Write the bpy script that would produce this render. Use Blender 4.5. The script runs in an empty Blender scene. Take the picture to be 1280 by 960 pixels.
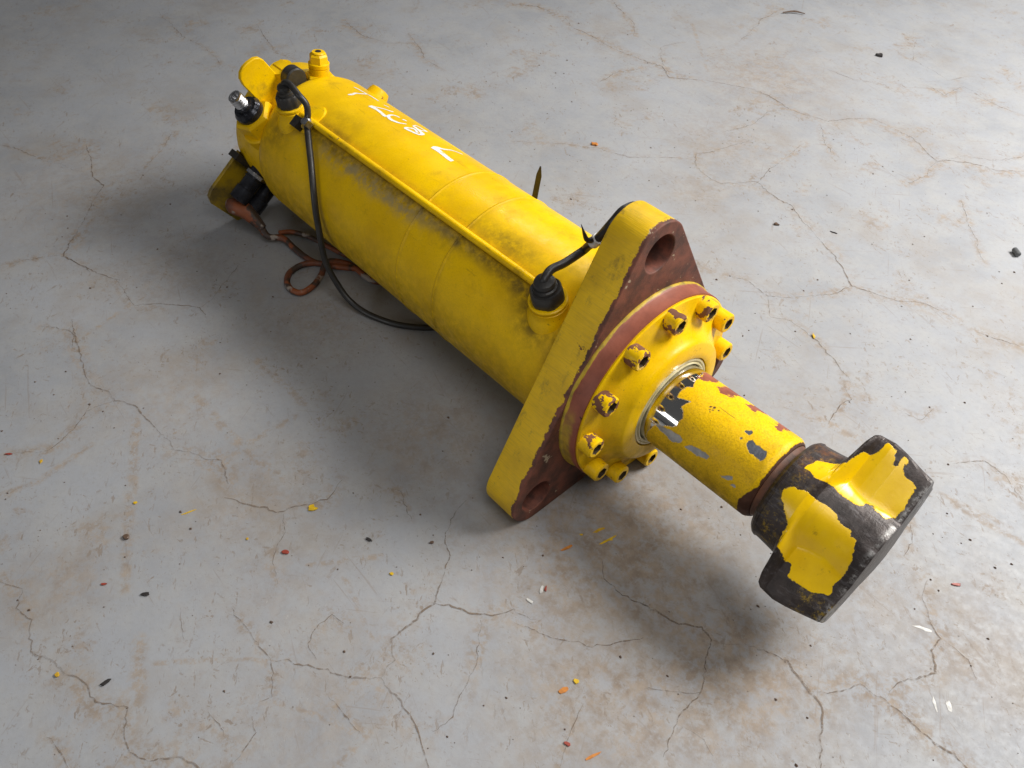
import bpy, bmesh, math, random
import numpy as np
from mathutils import Vector, Matrix
random.seed(7); RNG = np.random.default_rng(7)
SC = bpy.context.scene
COL = SC.collection
S = 0.11            # metres per barrel radius: everything below is laid out in barrel radii
H = 1.175           # height of the cylinder axis above the floor
PI = math.pi
rad = math.radians

# ------------------------------------------------------------------ camera
cd = bpy.data.cameras.new('camera'); cam = bpy.data.objects.new('camera', cd); COL.objects.link(cam)
cr, cu_, cb = Vector((.66876, .74334, .01425)), Vector((-.55188, .48349, .67946)), Vector((.49818, -.46226, .73358))
M = Matrix((cr, cu_, cb)).transposed().to_4x4(); M.translation = Vector((3.5825, -5.1554, 7.6564)) * S
cam.matrix_world = M
cd.sensor_width = 36; cd.lens = 29.3; cd.clip_start = .02; cd.clip_end = 200
SC.camera = cam

# ------------------------------------------------------------------ world and lamps
w = bpy.data.worlds.new('World'); SC.world = w; w.use_nodes = True
bg = w.node_tree.nodes['Background']; bg.inputs[0].default_value = (.97, .98, 1, 1); bg.inputs[1].default_value = .085
def area(name, pos, target, sx, sy, power, color):
    d = bpy.data.lights.new(name, 'AREA'); d.shape = 'RECTANGLE'; d.size = sx * S; d.size_y = sy * S
    d.energy = power; d.color = color
    o = bpy.data.objects.new(name, d); COL.objects.link(o)
    p = Vector(pos) * S; o.location = p
    o.rotation_euler = (Vector(target) * S - p).to_track_quat('-Z', 'Y').to_euler()
    return o
area('doorway_light', (8, 15, 16.5), (6.2, 10, 0), 11, 7.5, 118, (1, .975, .935))
area('roof_light', (5, -3, 13), (4.5, -2, 0), 7, 7, 8, (1, .985, .96))
area('side_window_light', (-7.5, 7.5, 10), (-2.5, 0, 1), 6, .9, 4, (1, .98, .95))
area('far_window_light', (-5, -21, 8), (0, 0, 1), 9, 3, 6, (.97, .985, 1))
SC.view_settings.view_transform = 'Standard'; SC.view_settings.look = 'None'
SC.view_settings.exposure = 0; SC.view_settings.gamma = 1; SC.view_settings.use_curve_mapping = False
SC.render.engine = 'CYCLES'
SC.cycles.max_bounces = 6

# ------------------------------------------------------------------ node helpers
class N:
    def __init__(s, name):
        s.m = bpy.data.materials.new(name); s.m.use_nodes = True
        s.t = s.m.node_tree; s.b = s.t.nodes['Principled BSDF']
        tc = s.n('ShaderNodeTexCoord'); v = s.n('ShaderNodeVectorMath'); v.operation = 'SCALE'
        s.l(tc.outputs['Object'], v.inputs[0]); v.inputs['Scale'].default_value = 1 / S
        s.co = v.outputs[0]
    def n(s, k): return s.t.nodes.new(k)
    def l(s, a, b): s.t.links.new(a, b)
    def put(s, sock, x):
        if isinstance(x, bpy.types.NodeSocket): s.l(x, sock)
        elif isinstance(x, (tuple, list)): sock.default_value = (*x, 1) if len(x) == 3 and sock.type == 'RGBA' else x
        else: sock.default_value = x
    def scale(s, v, xyz):
        q = s.n('ShaderNodeVectorMath'); q.operation = 'MULTIPLY'; s.l(v, q.inputs[0]); q.inputs[1].default_value = xyz; return q.outputs[0]
    def shift(s, v, x):
        q = s.n('ShaderNodeVectorMath'); q.operation = 'ADD'; s.l(v, q.inputs[0]); s.put(q.inputs[1], x); return q.outputs[0]
    def rot(s, v, a):
        q = s.n('ShaderNodeVectorRotate'); q.rotation_type = 'Z_AXIS'; s.l(v, q.inputs['Vector']); q.inputs['Angle'].default_value = a; return q.outputs[0]
    def noise(s, sc, det=3, ro=.55, v=None, dist=0):
        q = s.n('ShaderNodeTexNoise'); s.l(v or s.co, q.inputs['Vector']); q.inputs['Scale'].default_value = sc
        q.inputs['Detail'].default_value = det; q.inputs['Roughness'].default_value = ro; q.inputs['Distortion'].default_value = dist
        return q.outputs['Fac']
    def voro(s, sc, v=None, feat='F1', out='Distance'):
        q = s.n('ShaderNodeTexVoronoi'); q.feature = feat; s.l(v or s.co, q.inputs['Vector']); q.inputs['Scale'].default_value = sc
        return q.outputs[out]
    def ramp(s, f, a, b, lo=0., hi=1., smooth=True):
        q = s.n('ShaderNodeMapRange'); q.interpolation_type = 'SMOOTHSTEP' if smooth else 'LINEAR'
        s.put(q.inputs['Value'], f); q.inputs['From Min'].default_value = a; q.inputs['From Max'].default_value = b
        q.inputs['To Min'].default_value = lo; q.inputs['To Max'].default_value = hi; return q.outputs[0]
    def ma(s, op, a, b=0., c=None):
        q = s.n('ShaderNodeMath'); q.operation = op; s.put(q.inputs[0], a); s.put(q.inputs[1], b)
        if c is not None: s.put(q.inputs[2], c)
        return q.outputs[0]
    def mix(s, f, a, b):
        q = s.n('ShaderNodeMix'); q.data_type = 'RGBA'; s.put(q.inputs['Factor'], f); s.put(q.inputs['A'], a) if False else None
        ia = [i for i in q.inputs if i.type == 'RGBA']; s.put(ia[0], a); s.put(ia[1], b)
        return [o for o in q.outputs if o.type == 'RGBA'][0]
    def attr(s, name, kind='GEOMETRY'):
        q = s.n('ShaderNodeAttribute'); q.attribute_type = kind; q.attribute_name = name; return q.outputs['Fac']
    def xyz(s, v=None):
        q = s.n('ShaderNodeSeparateXYZ'); s.l(v or s.co, q.inputs[0]); return q.outputs
    def bump(s, h, strength, dist=.01):
        q = s.n('ShaderNodeBump'); s.put(q.inputs['Height'], h); q.inputs['Strength'].default_value = strength
        q.inputs['Distance'].default_value = dist * S; s.l(q.outputs[0], s.b.inputs['Normal'])
    def out(s, col=None, rough=None, metal=None, spec=None, coat=None):
        for k, x in (('Base Color', col), ('Roughness', rough), ('Metallic', metal), ('Specular IOR Level', spec), ('Coat Weight', coat)):
            if x is not None: s.put(s.b.inputs[k], x)
        return s.m

YEL, YEL2 = (.90, .562, .0005), (.76, .455, .0005)
RUST, PRIMER, DARK = (.085, .036, .022), (.27, .078, .043), (.028, .023, .021)
GRIME, DUST, GREY = (.075, .055, .018), (.36, .28, .13), (.25, .25, .26)

def paint(name, dirt=False, dust=False, chips=(), random_chips=None, wear_prop=False, rough=.36, orange=.25, grime_amt=.35, edge_amp=.13, grain=.22):
    """yellow machine paint; chips = [(attribute, colour, metallic, rough)], positive attribute = inside the chip"""
    g = N(name)
    co = g.co
    if wear_prop:
        oi = g.n('ShaderNodeObjectInfo'); co = g.shift(co, g.ma('MULTIPLY', oi.outputs['Random'], 37.))
    c = g.mix(g.ramp(g.noise(1.3, 4, .6, co), .35, .7), YEL, YEL2)
    c = g.mix(g.ma('MULTIPLY', g.ramp(g.noise(60, 3, .7, co), .42, .72), grain), c, (.40, .235, .004))
    # thin general grime: blotches and specks
    gm = g.ma('MULTIPLY', g.ramp(g.noise(2.2, 6, .68, co), .52, .78), grime_amt)
    gm = g.ma('MAXIMUM', gm, g.ma('MULTIPLY', g.ramp(g.noise(26, 3, .6, co), .70, .76), .7))
    st_ = g.ma('MULTIPLY', g.ramp(g.noise(5, 5, .7, g.scale(co, (.35, 2.2, 2.2))), .60, .74), .45 * grime_amt / .35)
    gm = g.ma('MAXIMUM', gm, st_)
    scr = g.ramp(g.noise(7, 2, .5, g.scale(g.shift(co, (5, 2, 1)), (.12, 3, 3))), .735, .755); gm = g.ma('MAXIMUM', gm, g.ma('MULTIPLY', scr, .6))
    if dirt:
        d = g.attr('dirt'); d = g.ma('MULTIPLY', d, g.ramp(g.noise(9, 6, .7, co), .25, .66, .25, 1.))
        gm = g.ma('MAXIMUM', gm, d)
    c = g.mix(gm, c, GRIME)
    if dust:
        d = g.ma('MULTIPLY', g.attr('dust'), g.ramp(g.noise(6, 6, .72, g.scale(co, (1.2, 1, 1))), .36, .62))
        c = g.mix(d, c, DUST)
    r = g.ramp(g.noise(6, 4, .6, co), .3, .75, rough - .06, rough + .16)
    r = g.ma('ADD', r, g.ma('MULTIPLY', gm, .25))
    met = 0.
    h = g.ma('MULTIPLY', g.noise(38, 2, .5, co), orange)
    edge = g.ma('MULTIPLY', g.ma('SUBTRACT', g.noise(14, 5, .7, co), .5), edge_amp)
    for (a, colr, mt, rg, *am) in chips:
        f = g.ramp(g.ma('ADD', g.attr(a), g.ma('MULTIPLY', edge, am[0] if am else 1.)), -.004, .006)
        if mt == 1.: h = g.ma('MULTIPLY', h, g.ma('SUBTRACT', 1., f))
        cc = colr if colr is not None else (.6, .6, .6)
        cv = g.mix(g.ramp(g.noise(8, 5, .6, co), .3, .7), cc, tuple(x * (.9 if mt == 1. else .62) for x in cc))
        c = g.mix(f, c, cv); r = g.ma('ADD', g.ma('MULTIPLY', r, g.ma('SUBTRACT', 1., f)), g.ma('MULTIPLY', f, rg))
        if mt:
            met = g.ma('MULTIPLY', f, mt) if not isinstance(met, bpy.types.NodeSocket) else g.ma('MAXIMUM', met, g.ma('MULTIPLY', f, mt))
        elif isinstance(met, bpy.types.NodeSocket): met = g.ma('MULTIPLY', met, g.ma('SUBTRACT', 1., f))
        h = g.ma('SUBTRACT', h, g.ma('MULTIPLY', f, 1.2))
    if random_chips:
        th, sc_, colr = random_chips
        nn = g.noise(sc_, 4, .62, co)
        if wear_prop: nn = g.ma('ADD', nn, g.ma('MULTIPLY', g.attr('wear', 'OBJECT'), .22))
        f = g.ramp(nn, th, th + .012)
        c = g.mix(f, c, g.mix(g.noise(11, 3), colr, tuple(x * 1.9 for x in colr))); h = g.ma('SUBTRACT', h, f); r = g.ma('ADD', r, g.ma('MULTIPLY', f, .25))
    g.bump(h, .35, .012)
    return g.out(c, r, met, g.ramp(gm, 0, .6, .24, .12))

def plain(name, a, b=None, rough=.5, metal=0., sc=8, bump=.2, spec=.5):
    g = N(name); c = g.mix(g.ramp(g.noise(sc, 5, .65), .35, .68), a, b or tuple(x * .7 for x in a))
    g.bump(g.noise(sc * 4, 3), bump, .01)
    return g.out(c, g.ramp(g.noise(sc * 1.7, 4), .3, .7, rough - .08, rough + .1), metal, spec)

# ------------------------------------------------------------------ geometry helpers (all in barrel radii; scaled on linking)
def mk(name, V, F, mat, parent=None, smooth=True, ang=32, attrs=None, mats=None, fmat=None, fix=True):
    me = bpy.data.meshes.new(name)
    me.from_pydata([tuple(float(c) * S for c in v) for v in V], [], F)
    if fix:
        bm = bmesh.new(); bm.from_mesh(me); bmesh.ops.recalc_face_normals(bm, faces=bm.faces); bm.to_mesh(me); bm.free()
    if attrs:
        for k, arr in attrs.items():
            a = me.attributes.new(k, 'FLOAT', 'POINT'); a.data.foreach_set('value', np.asarray(arr, dtype=np.float32))
    if smooth:
        me.shade_smooth(); me.set_sharp_from_angle(angle=rad(ang))
    for m in ([mat] + (mats or [])): me.materials.append(m)
    if fmat is not None: me.polygons.foreach_set('material_index', np.asarray(fmat, dtype=np.int32))
    o = bpy.data.objects.new(name, me); COL.objects.link(o)
    if parent: o.parent = parent
    return o

X, Y, Z = np.array([1., 0, 0]), np.array([0, 1., 0]), np.array([0, 0, 1.])
def radial(al): return np.array([0, math.sin(rad(al)), math.cos(rad(al))])
def tang(al): return np.array([0, math.cos(rad(al)), -math.sin(rad(al))])
def P(x, al, r, t=0.): return np.array([x, 0, H]) + r * radial(al) + t * tang(al)
def frame(d):
    d = np.asarray(d, float); d = d / np.linalg.norm(d)
    e1 = np.cross(d, Z if abs(d[2]) < .9 else X); e1 /= np.linalg.norm(e1)
    return d, e1, np.cross(d, e1)
def lathe(prof, o=(0, 0, H), d=(1, 0, 0), n=64, ph=0., cap0=True, cap1=True, lobes=None, e=None):
    """profile [(s along d, radius)]"""
    o = np.asarray(o, float)
    if e is None: d, e1, e2 = frame(d)
    else: d = np.asarray(d, float); e1, e2 = e
    V, F = [], []; th = np.arange(n) * 2 * PI / n + ph
    for s_, r in prof:
        k = 1. if lobes is None else 1 + lobes[1] * np.cos(lobes[0] * th)
        ring = o + s_ * d + (r * k * np.cos(th))[:, None] * e1 + (r * k * np.sin(th))[:, None] * e2
        V.extend(ring)
    for i in range(len(prof) - 1):
        for j in range(n):
            a, b = i * n + j, i * n + (j + 1) % n
            F.append((a, b, b + n, a + n))
    if cap0: F.append(tuple(range(n)))
    if cap1: F.append(tuple(range((len(prof) - 1) * n, len(prof) * n)))
    return V, F
EX = (Z, Y)         # lathe frame about the cylinder axis: angle measured from up towards +Y
def xlathe(prof, n=128, **k): return lathe(prof, (0, 0, H), X, n, e=EX, **k)
def join(*parts):
    V, F = [], []
    for v, f in parts:
        b = len(V); V.extend(v); F.extend(tuple(i + b for i in q) for q in f)
    return V, F
def box(o, ax, half, taper=1.):
    o = np.asarray(o, float); V = []
    for sx in (-1, 1):
        for sy in (-1, 1):
            for sz in (-1, 1):
                k = taper if sz > 0 else 1.
                V.append(o + sx * half[0] * k * ax[0] + sy * half[1] * k * ax[1] + sz * half[2] * ax[2])
    return V, [(0, 1, 3, 2), (4, 6, 7, 5), (0, 4, 5, 1), (2, 3, 7, 6), (0, 2, 6, 4), (1, 5, 7, 3)]
def catmull(pts, k=8):
    p = [np.asarray(q, float) for q in pts]; p = [2 * p[0] - p[1]] + p + [2 * p[-1] - p[-2]]; out = []
    for i in range(1, len(p) - 2):
        for j in range(k):
            t = j / k
            out.append(.5 * ((2 * p[i]) + (-p[i - 1] + p[i + 1]) * t + (2 * p[i - 1] - 5 * p[i] + 4 * p[i + 1] - p[i + 2]) * t * t + (-p[i - 1] + 3 * p[i] - 3 * p[i + 1] + p[i + 2]) * t ** 3))
    out.append(p[-2]); return out
def tube(pts, r, n=12, k=8, smooth=True):
    q = catmull(pts, k) if smooth else [np.asarray(a, float) for a in pts]
    m = len(q); rr = [r] * m if np.isscalar(r) else list(np.interp(np.linspace(0, 1, m), np.linspace(0, 1, len(r)), r))
    V, F = [], []; e1 = None
    for i in range(m):
        d = q[min(i + 1, m - 1)] - q[max(i - 1, 0)]; d = d / (np.linalg.norm(d) + 1e-9)
        if e1 is None: _, e1, _e = frame(d)
        e1 = e1 - d * (e1 @ d); e1 /= np.linalg.norm(e1); e2 = np.cross(d, e1)
        for j in range(n):
            a = 2 * PI * j / n; V.append(q[i] + rr[i] * (math.cos(a) * e1 + math.sin(a) * e2))
    for i in range(m - 1):
        for j in range(n): F.append((i * n + j, i * n + (j + 1) % n, (i + 1) * n + (j + 1) % n, (i + 1) * n + j))
    F.append(tuple(range(n))); F.append(tuple(range((m - 1) * n, m * n)))
    return V, F
def prism(outline, o, e1, e2, d, depth, chamfer=.0):
    """outline (u, v) in e1, e2; extruded depth along d, with a small chamfer on both rims"""
    o, e1, e2, d = (np.asarray(a, float) for a in (o, e1, e2, d)); n = len(outline); c = np.mean(outline, axis=0)
    layers = [(0., chamfer), (chamfer, 0.), (depth - chamfer, 0.), (depth, chamfer)] if chamfer else [(0., 0.), (depth, 0.)]
    V, F = [], []
    for s_, ins in layers:
        for u in outline:
            u = np.asarray(u, float); v = u - c; L = np.linalg.norm(v); u = c + v * max(L - ins, 0) / (L + 1e-9)
            V.append(o + u[0] * e1 + u[1] * e2 + s_ * d)
    for i in range(len(layers) - 1):
        for j in range(n): F.append((i * n + j, i * n + (j + 1) % n, (i + 1) * n + (j + 1) % n, (i + 1) * n + j))
    F.append(tuple(range(n))); F.append(tuple(range((len(layers) - 1) * n, len(layers) * n)))
    return V, F
def sdpoly(px, py, poly):
    """signed distance, positive inside"""
    px, py = np.asarray(px, float), np.asarray(py, float); d = np.full(px.shape, 1e9); ins = np.zeros(px.shape, bool)
    n = len(poly)
    for i in range(n):
        (ax, ay), (bx, by) = poly[i], poly[(i + 1) % n]
        vx, vy = bx - ax, by - ay; t = np.clip(((px - ax) * vx + (py - ay) * vy) / (vx * vx + vy * vy + 1e-12), 0, 1)
        d = np.minimum(d, np.hypot(px - ax - t * vx, py - ay - t * vy))
        c = ((ay > py) != (by > py)); ins ^= c & (px < (bx - ax) * (py - ay) / ((by - ay) if by != ay else 1e-12) + ax)
    return np.where(ins, d, -d)
def tag(o, label, cat, group=None, kind=None):
    o['label'] = label; o['category'] = cat
    if group: o['group'] = group
    if kind: o['kind'] = kind
    return o
# traced courses of the painted marks (x, angle, width), floor cracks and scuffs (x, y) and head paint patches
MARKS = [[[(-5.425, 8.6, 0.01), (-5.419, 12.0, 0.024), (-5.44, 16.4, 0.017), (-5.416, 20.1, 0.011), (-5.425, 25.7, 0.017)], [(-5.665, 23.6, 0.01), (-5.589, 24.8, 0.013), (-5.436, 26.1, 0.011), (-5.337, 27.3, 0.013), (-5.188, 27.3, 0.007)]], [[(-5.016, 10.8, 0.018), (-4.987, 12.7, 0.031), (-4.868, 13.3, 0.024), (-4.725, 12.3, 0.024), (-4.668, 12.2, 0.024)], [(-5.012, 12.8, 0.021), (-4.957, 16.0, 0.015), (-4.885, 20.4, 0.013), (-4.822, 23.4, 0.019), (-4.812, 25.3, 0.013)], [(-5.046, 26.4, 0.006), (-4.981, 28.5, 0.01)]], [[(-4.613, 22.2, 0.01), (-4.662, 21.5, 0.015), (-4.694, 18.8, 0.017), (-4.679, 14.9, 0.021), (-4.608, 12.8, 0.024), (-4.518, 13.1, 0.022), (-4.443, 15.3, 0.017), (-4.402, 19.4, 0.008)], [(-4.548, 21.9, 0.013), (-4.534, 23.5, 0.021), (-4.502, 23.7, 0.008)]], [[(-4.354, 23.6, 0.009), (-4.359, 27.4, 0.013), (-4.266, 28.6, 0.011), (-4.196, 28.8, 0.02), (-4.197, 25.3, 0.013), (-4.227, 22.9, 0.02), (-4.307, 22.8, 0.023), (-4.344, 23.1, 0.013)], [(-4.307, 22.8, 0.017), (-4.208, 22.0, 0.023), (-4.093, 20.4, 0.027), (-4.084, 16.3, 0.02), (-4.197, 14.2, 0.02), (-4.289, 13.4, 0.019), (-4.285, 16.6, 0.02), (-4.235, 19.5, 0.017), (-4.133, 17.5, 0.016)]], [[(-3.718, 11.5, 0.017), (-3.659, 12.8, 0.036), (-3.544, 12.6, 0.03), (-3.405, 11.6, 0.03), (-3.317, 11.5, 0.028)], [(-3.719, 12.5, 0.02), (-3.688, 15.2, 0.028), (-3.626, 18.5, 0.02), (-3.598, 23.5, 0.014), (-3.556, 26.9, 0.013), (-3.494, 29.9, 0.005)]]]
CRACKS = [(1.2, [(-10.45, -2.04), (-9.42, -2.31), (-9.06, -2.24), (-8.68, -2.63), (-8.23, -3.04), (-7.87, -3.37), (-7.73, -3.49), (-7.32, -3.36), (-7.16, -3.38)]), (0.6, [(-8.07, -4.29), (-8.03, -3.97), (-7.77, -3.47)]), (0.6, [(-7.73, -3.49), (-7.14, -3.36), (-6.72, -3.14), (-6.59, -3.25)]), (0.9, [(-6.35, -3.97), (-5.96, -4.1), (-5.55, -4.19), (-5.07, -4.27), (-4.79, -4.16)]), (0.6, [(-6.51, -4.33), (-6.34, -4.19), (-6.09, -4.08), (-5.83, -4.18)]), (0.7, [(-10.33, 4.64), (-9.63, 4.36), (-9.15, 4.14), (-8.58, 4.18)]), (0.7, [(-11.64, 3.96), (-10.81, 3.79), (-10.21, 3.95), (-9.8, 4.44)]), (0.5, [(-5.45, -2.58), (-5.49, -2.37), (-5.93, -1.7)]), (0.6, [(-6.87, -3.18), (-6.05, -3.27), (-5.74, -2.9), (-5.45, -2.58), (-5.17, -2.61)]), (0.5, [(-14.44, 1.23), (-13.14, 1.03), (-12.31, 1.2), (-11.36, 1.03)]), (0.5, [(-11.38, -3.13), (-10.93, -2.89), (-10.42, -2.76), (-9.65, -2.41)]), (0.5, [(-9.87, -0.78), (-9.34, -1.33), (-9.14, -1.63)]), (0.5, [(-12.65, 2.47), (-11.3, 2.13), (-10.76, 2.25)]), (1.0, [(-9.96, 7.18), (-9.56, 7.51), (-8.74, 7.56), (-8.29, 7.35), (-7.64, 7.4), (-6.85, 7.38), (-6.26, 7.43), (-5.94, 7.54), (-5.57, 7.35), (-5.07, 7.7), (-4.73, 7.86), (-4.24, 8.08), (-3.9, 8.13), (-3.36, 7.98), (-2.91, 8.08), (-2.6, 8.12), (-2.36, 8.51), (-2.14, 8.81), (-1.82, 8.82), (-1.41, 8.79), (-0.99, 8.58), (-0.7, 8.45), (-0.52, 8.66), (-0.19, 8.85), (0.12, 8.94), (0.42, 9.3)]), (0.7, [(-5.94, 7.54), (-6.47, 8.09), (-6.36, 8.64)]), (0.7, [(-6.3, 6.01), (-6.33, 6.71), (-6.14, 7.18)]), (1.1, [(-3.51, 5.56), (-3.25, 5.3), (-2.84, 5.15), (-2.68, 5.16), (-2.31, 5.62), (-2.11, 5.56), (-1.81, 5.48), (-1.52, 5.49), (-1.15, 5.28), (-0.86, 5.17), (-0.47, 5.02), (-0.15, 4.83), (0.15, 4.56), (0.43, 4.63), (0.73, 4.77), (1.03, 4.99), (1.43, 5.02)]), (0.6, [(-3.51, 5.56), (-3.37, 5.82), (-3.26, 6.33), (-3.16, 6.65)]), (0.7, [(-2.31, 5.62), (-2.41, 6.19), (-2.45, 6.7), (-2.49, 7.23)]), (0.9, [(1.79, 5.0), (2.08, 5.1), (2.36, 5.19)]), (0.7, [(0.15, 4.56), (0.06, 4.2), (-0.26, 3.7), (-0.51, 3.48), (-0.9, 3.55), (-1.15, 3.4)]), (0.6, [(-0.51, 3.48), (-0.22, 3.18), (0.01, 3.32), (0.45, 3.24), (0.84, 3.11), (1.21, 2.9)]), (0.7, [(-8.71, 9.0), (-7.61, 8.45), (-7.2, 8.06)]), (0.6, [(-5.61, 9.38), (-5.74, 10.08), (-5.98, 10.68), (-6.0, 11.58)]), (0.6, [(-5.82, 3.45), (-5.19, 4.08), (-4.7, 4.46), (-4.22, 4.64), (-3.61, 5.26)]), (0.7, [(-2.24, 10.79), (-1.75, 10.65), (-1.66, 11.23), (-1.01, 11.06), (-0.42, 11.09)]), (0.7, [(-0.7, 8.45), (-0.57, 7.96), (-0.71, 7.45)]), (0.6, [(-2.69, 8.01), (-2.34, 7.6), (-1.99, 7.32)]), (0.6, [(-1.74, 11.86), (-2.01, 11.29), (-2.9, 11.51), (-3.31, 12.38)]), (0.6, [(-0.7, 8.45), (-0.48, 8.99), (-0.1, 9.24), (0.2, 9.78)]), (0.5, [(0.12, 7.72), (0.61, 7.16), (1.16, 6.47)]), (0.6, [(-3.64, 6.49), (-3.49, 7.08), (-3.55, 7.65), (-3.36, 7.98)]), (0.5, [(-3.85, 9.88), (-3.22, 9.87), (-2.74, 10.2), (-2.29, 10.02)]), (1.2, [(-5.07, -4.27), (-4.79, -4.16), (-4.59, -4.17), (-4.38, -4.04), (-4.08, -4.03), (-3.77, -4.05), (-3.57, -4.0), (-3.44, -4.04), (-3.26, -3.88), (-3.01, -3.76), (-2.97, -3.68), (-2.78, -3.68), (-2.58, -3.75)]), (0.8, [(-4.59, -4.17), (-4.64, -4.48), (-4.49, -4.68), (-4.37, -4.92), (-4.38, -5.1), (-4.62, -5.42)]), (1.0, [(-2.44, -3.87), (-2.27, -3.77), (-2.05, -3.6), (-1.9, -3.54), (-1.82, -3.34), (-1.66, -3.03), (-1.78, -2.76)]), (0.8, [(-1.82, -3.49), (-1.62, -3.61), (-1.55, -3.75), (-1.41, -3.89), (-1.12, -3.99)]), (1.3, [(-0.65, -1.89), (-0.55, -2.17), (-0.4, -2.38), (-0.22, -2.47), (-0.12, -2.65), (-0.02, -2.81), (0.08, -2.94), (0.1, -3.21), (0.15, -3.46), (0.33, -3.57), (0.37, -3.79)]), (1.1, [(0.08, -2.94), (0.26, -2.83), (0.51, -2.67), (0.63, -2.51), (0.67, -2.36), (0.91, -2.29)]), (1.3, [(0.37, -3.79), (0.19, -3.99), (-0.09, -4.16), (-0.36, -4.34), (-0.42, -4.44)]), (1.5, [(0.37, -3.79), (0.64, -3.8), (0.88, -3.8), (1.06, -3.87), (1.31, -3.95), (1.41, -3.99)]), (0.9, [(0.55, -2.7), (0.72, -2.88), (0.85, -3.04), (0.97, -3.26), (1.1, -3.51), (1.09, -3.73)]), (1.2, [(-3.01, -6.08), (-2.78, -5.96), (-2.6, -6.05), (-2.38, -6.0), (-2.21, -6.12), (-2.05, -6.16), (-1.83, -6.06), (-1.6, -6.03), (-1.42, -5.92), (-1.25, -5.93), (-1.08, -5.87), (-0.93, -5.68), (-0.7, -5.8), (-0.55, -5.81), (-0.36, -5.75), (-0.23, -5.55), (-0.05, -5.46), (0.12, -5.43)]), (0.8, [(-0.31, -3.73), (-0.48, -3.76), (-0.47, -3.91), (-0.37, -4.11), (-0.18, -4.14)]), (0.7, [(-0.41, -5.15), (-0.12, -5.15), (-0.02, -5.14)]), (0.8, [(-0.11, -4.87), (0.04, -4.92), (0.13, -5.13), (0.15, -5.26)]), (0.5, [(-1.54, -4.85), (-1.38, -4.94), (-1.2, -4.98)]), (0.6, [(-1.19, -4.47), (-0.74, -4.46), (-0.42, -4.48), (-0.15, -4.64), (-0.19, -4.79)]), (0.6, [(-0.84, -2.49), (-1.22, -2.37), (-1.35, -2.44)]), (0.6, [(-1.16, -6.32), (-0.99, -6.28), (-0.78, -6.29)]), (0.6, [(0.19, -4.25), (0.53, -4.26), (0.66, -4.22)]), (1.2, [(0.88, -1.3), (1.05, -1.43), (1.34, -1.41), (1.58, -1.31), (1.86, -1.21), (2.05, -1.07), (2.24, -1.11), (2.34, -1.36), (2.49, -1.61), (2.49, -1.89), (2.53, -2.11), (2.63, -2.34)]), (1.3, [(2.45, -0.94), (2.65, -0.83), (2.83, -0.75), (2.97, -0.8), (3.16, -0.85), (3.3, -0.92), (3.46, -1.18), (3.61, -1.37), (3.65, -1.47)]), (1.3, [(3.16, -0.85), (3.3, -0.66), (3.41, -0.42), (3.55, -0.44), (3.66, -0.38), (3.9, -0.41), (4.14, -0.41), (4.38, -0.41), (4.52, -0.4)]), (1.1, [(3.66, -0.38), (3.64, -0.17), (3.75, 0.01), (3.85, 0.19), (3.73, 0.38), (3.73, 0.57), (3.56, 0.64), (3.35, 0.86), (3.27, 1.05)]), (0.8, [(0.76, -2.47), (1.14, -2.29), (1.45, -2.04), (1.75, -1.63)]), (0.8, [(2.58, -2.0), (2.77, -1.95), (2.91, -2.01)]), (0.7, [(2.09, -2.0), (2.29, -1.83), (2.5, -1.62)]), (0.7, [(1.14, 2.82), (1.36, 2.66), (1.35, 2.25), (1.39, 2.1)]), (0.7, [(2.97, 1.13), (2.92, 1.38), (2.73, 1.62)]), (0.7, [(2.21, -1.14), (2.34, -1.06), (2.45, -0.94)]), (0.6, [(3.73, 0.57), (3.99, 0.55), (4.14, 0.42)]), (0.6, [(2.69, 2.67), (2.92, 2.98), (3.18, 2.96), (3.51, 2.75)]), (0.5, [(1.8, 2.95), (2.09, 3.0), (2.12, 3.33)]), (0.6, [(1.82, -2.53), (1.9, -2.71), (1.96, -2.92), (2.08, -3.09)])]
SCUFFS = [(12, [(-4.14, -4.1), (-3.28, -4.55), (-2.67, -4.88), (-2.09, -5.18)]), (12, [(-4.12, -3.39), (-3.34, -3.38), (-2.67, -3.34), (-2.29, -3.25)]), (9, [(-2.9, -3.82), (-2.94, -3.29), (-2.94, -2.64)]), (16, [(-1.44, -5.32), (-0.9, -5.59)]), (7, [(-0.08, -4.64), (0.27, -4.43), (0.66, -4.22), (0.73, -4.19)]), (9, [(0.7, -4.16), (0.77, -4.55)]), (7, [(-1.1, -3.64), (-0.91, -3.33), (-0.7, -3.02)]), (5, [(-1.18, -5.32), (-0.79, -4.82), (-0.36, -4.34)]), (6, [(-0.75, -3.43), (0.01, -3.62)]), (7, [(-6.79, 9.42), (-5.98, 8.68), (-5.23, 8.01)]), (10, [(-4.09, -2.51), (-3.04, -2.46)]), (14, [(1.05, 2.01), (1.54, 2.13), (1.94, 2.17)]), (8, [(2.97, 2.14), (3.75, 2.24)]), (6, [(2.77, 2.16), (3.57, 2.34)]), (5, [(-3.63, -3.89), (-3.81, -3.44)]), (6, [(-5.9, -4.15), (-6.08, -3.42), (-6.19, -2.79)]), (6, [(-2.71, -5.5), (-2.75, -5.19)]), (8, [(-4.09, -5.7), (-4.01, -5.29), (-4.13, -4.64)])]
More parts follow.
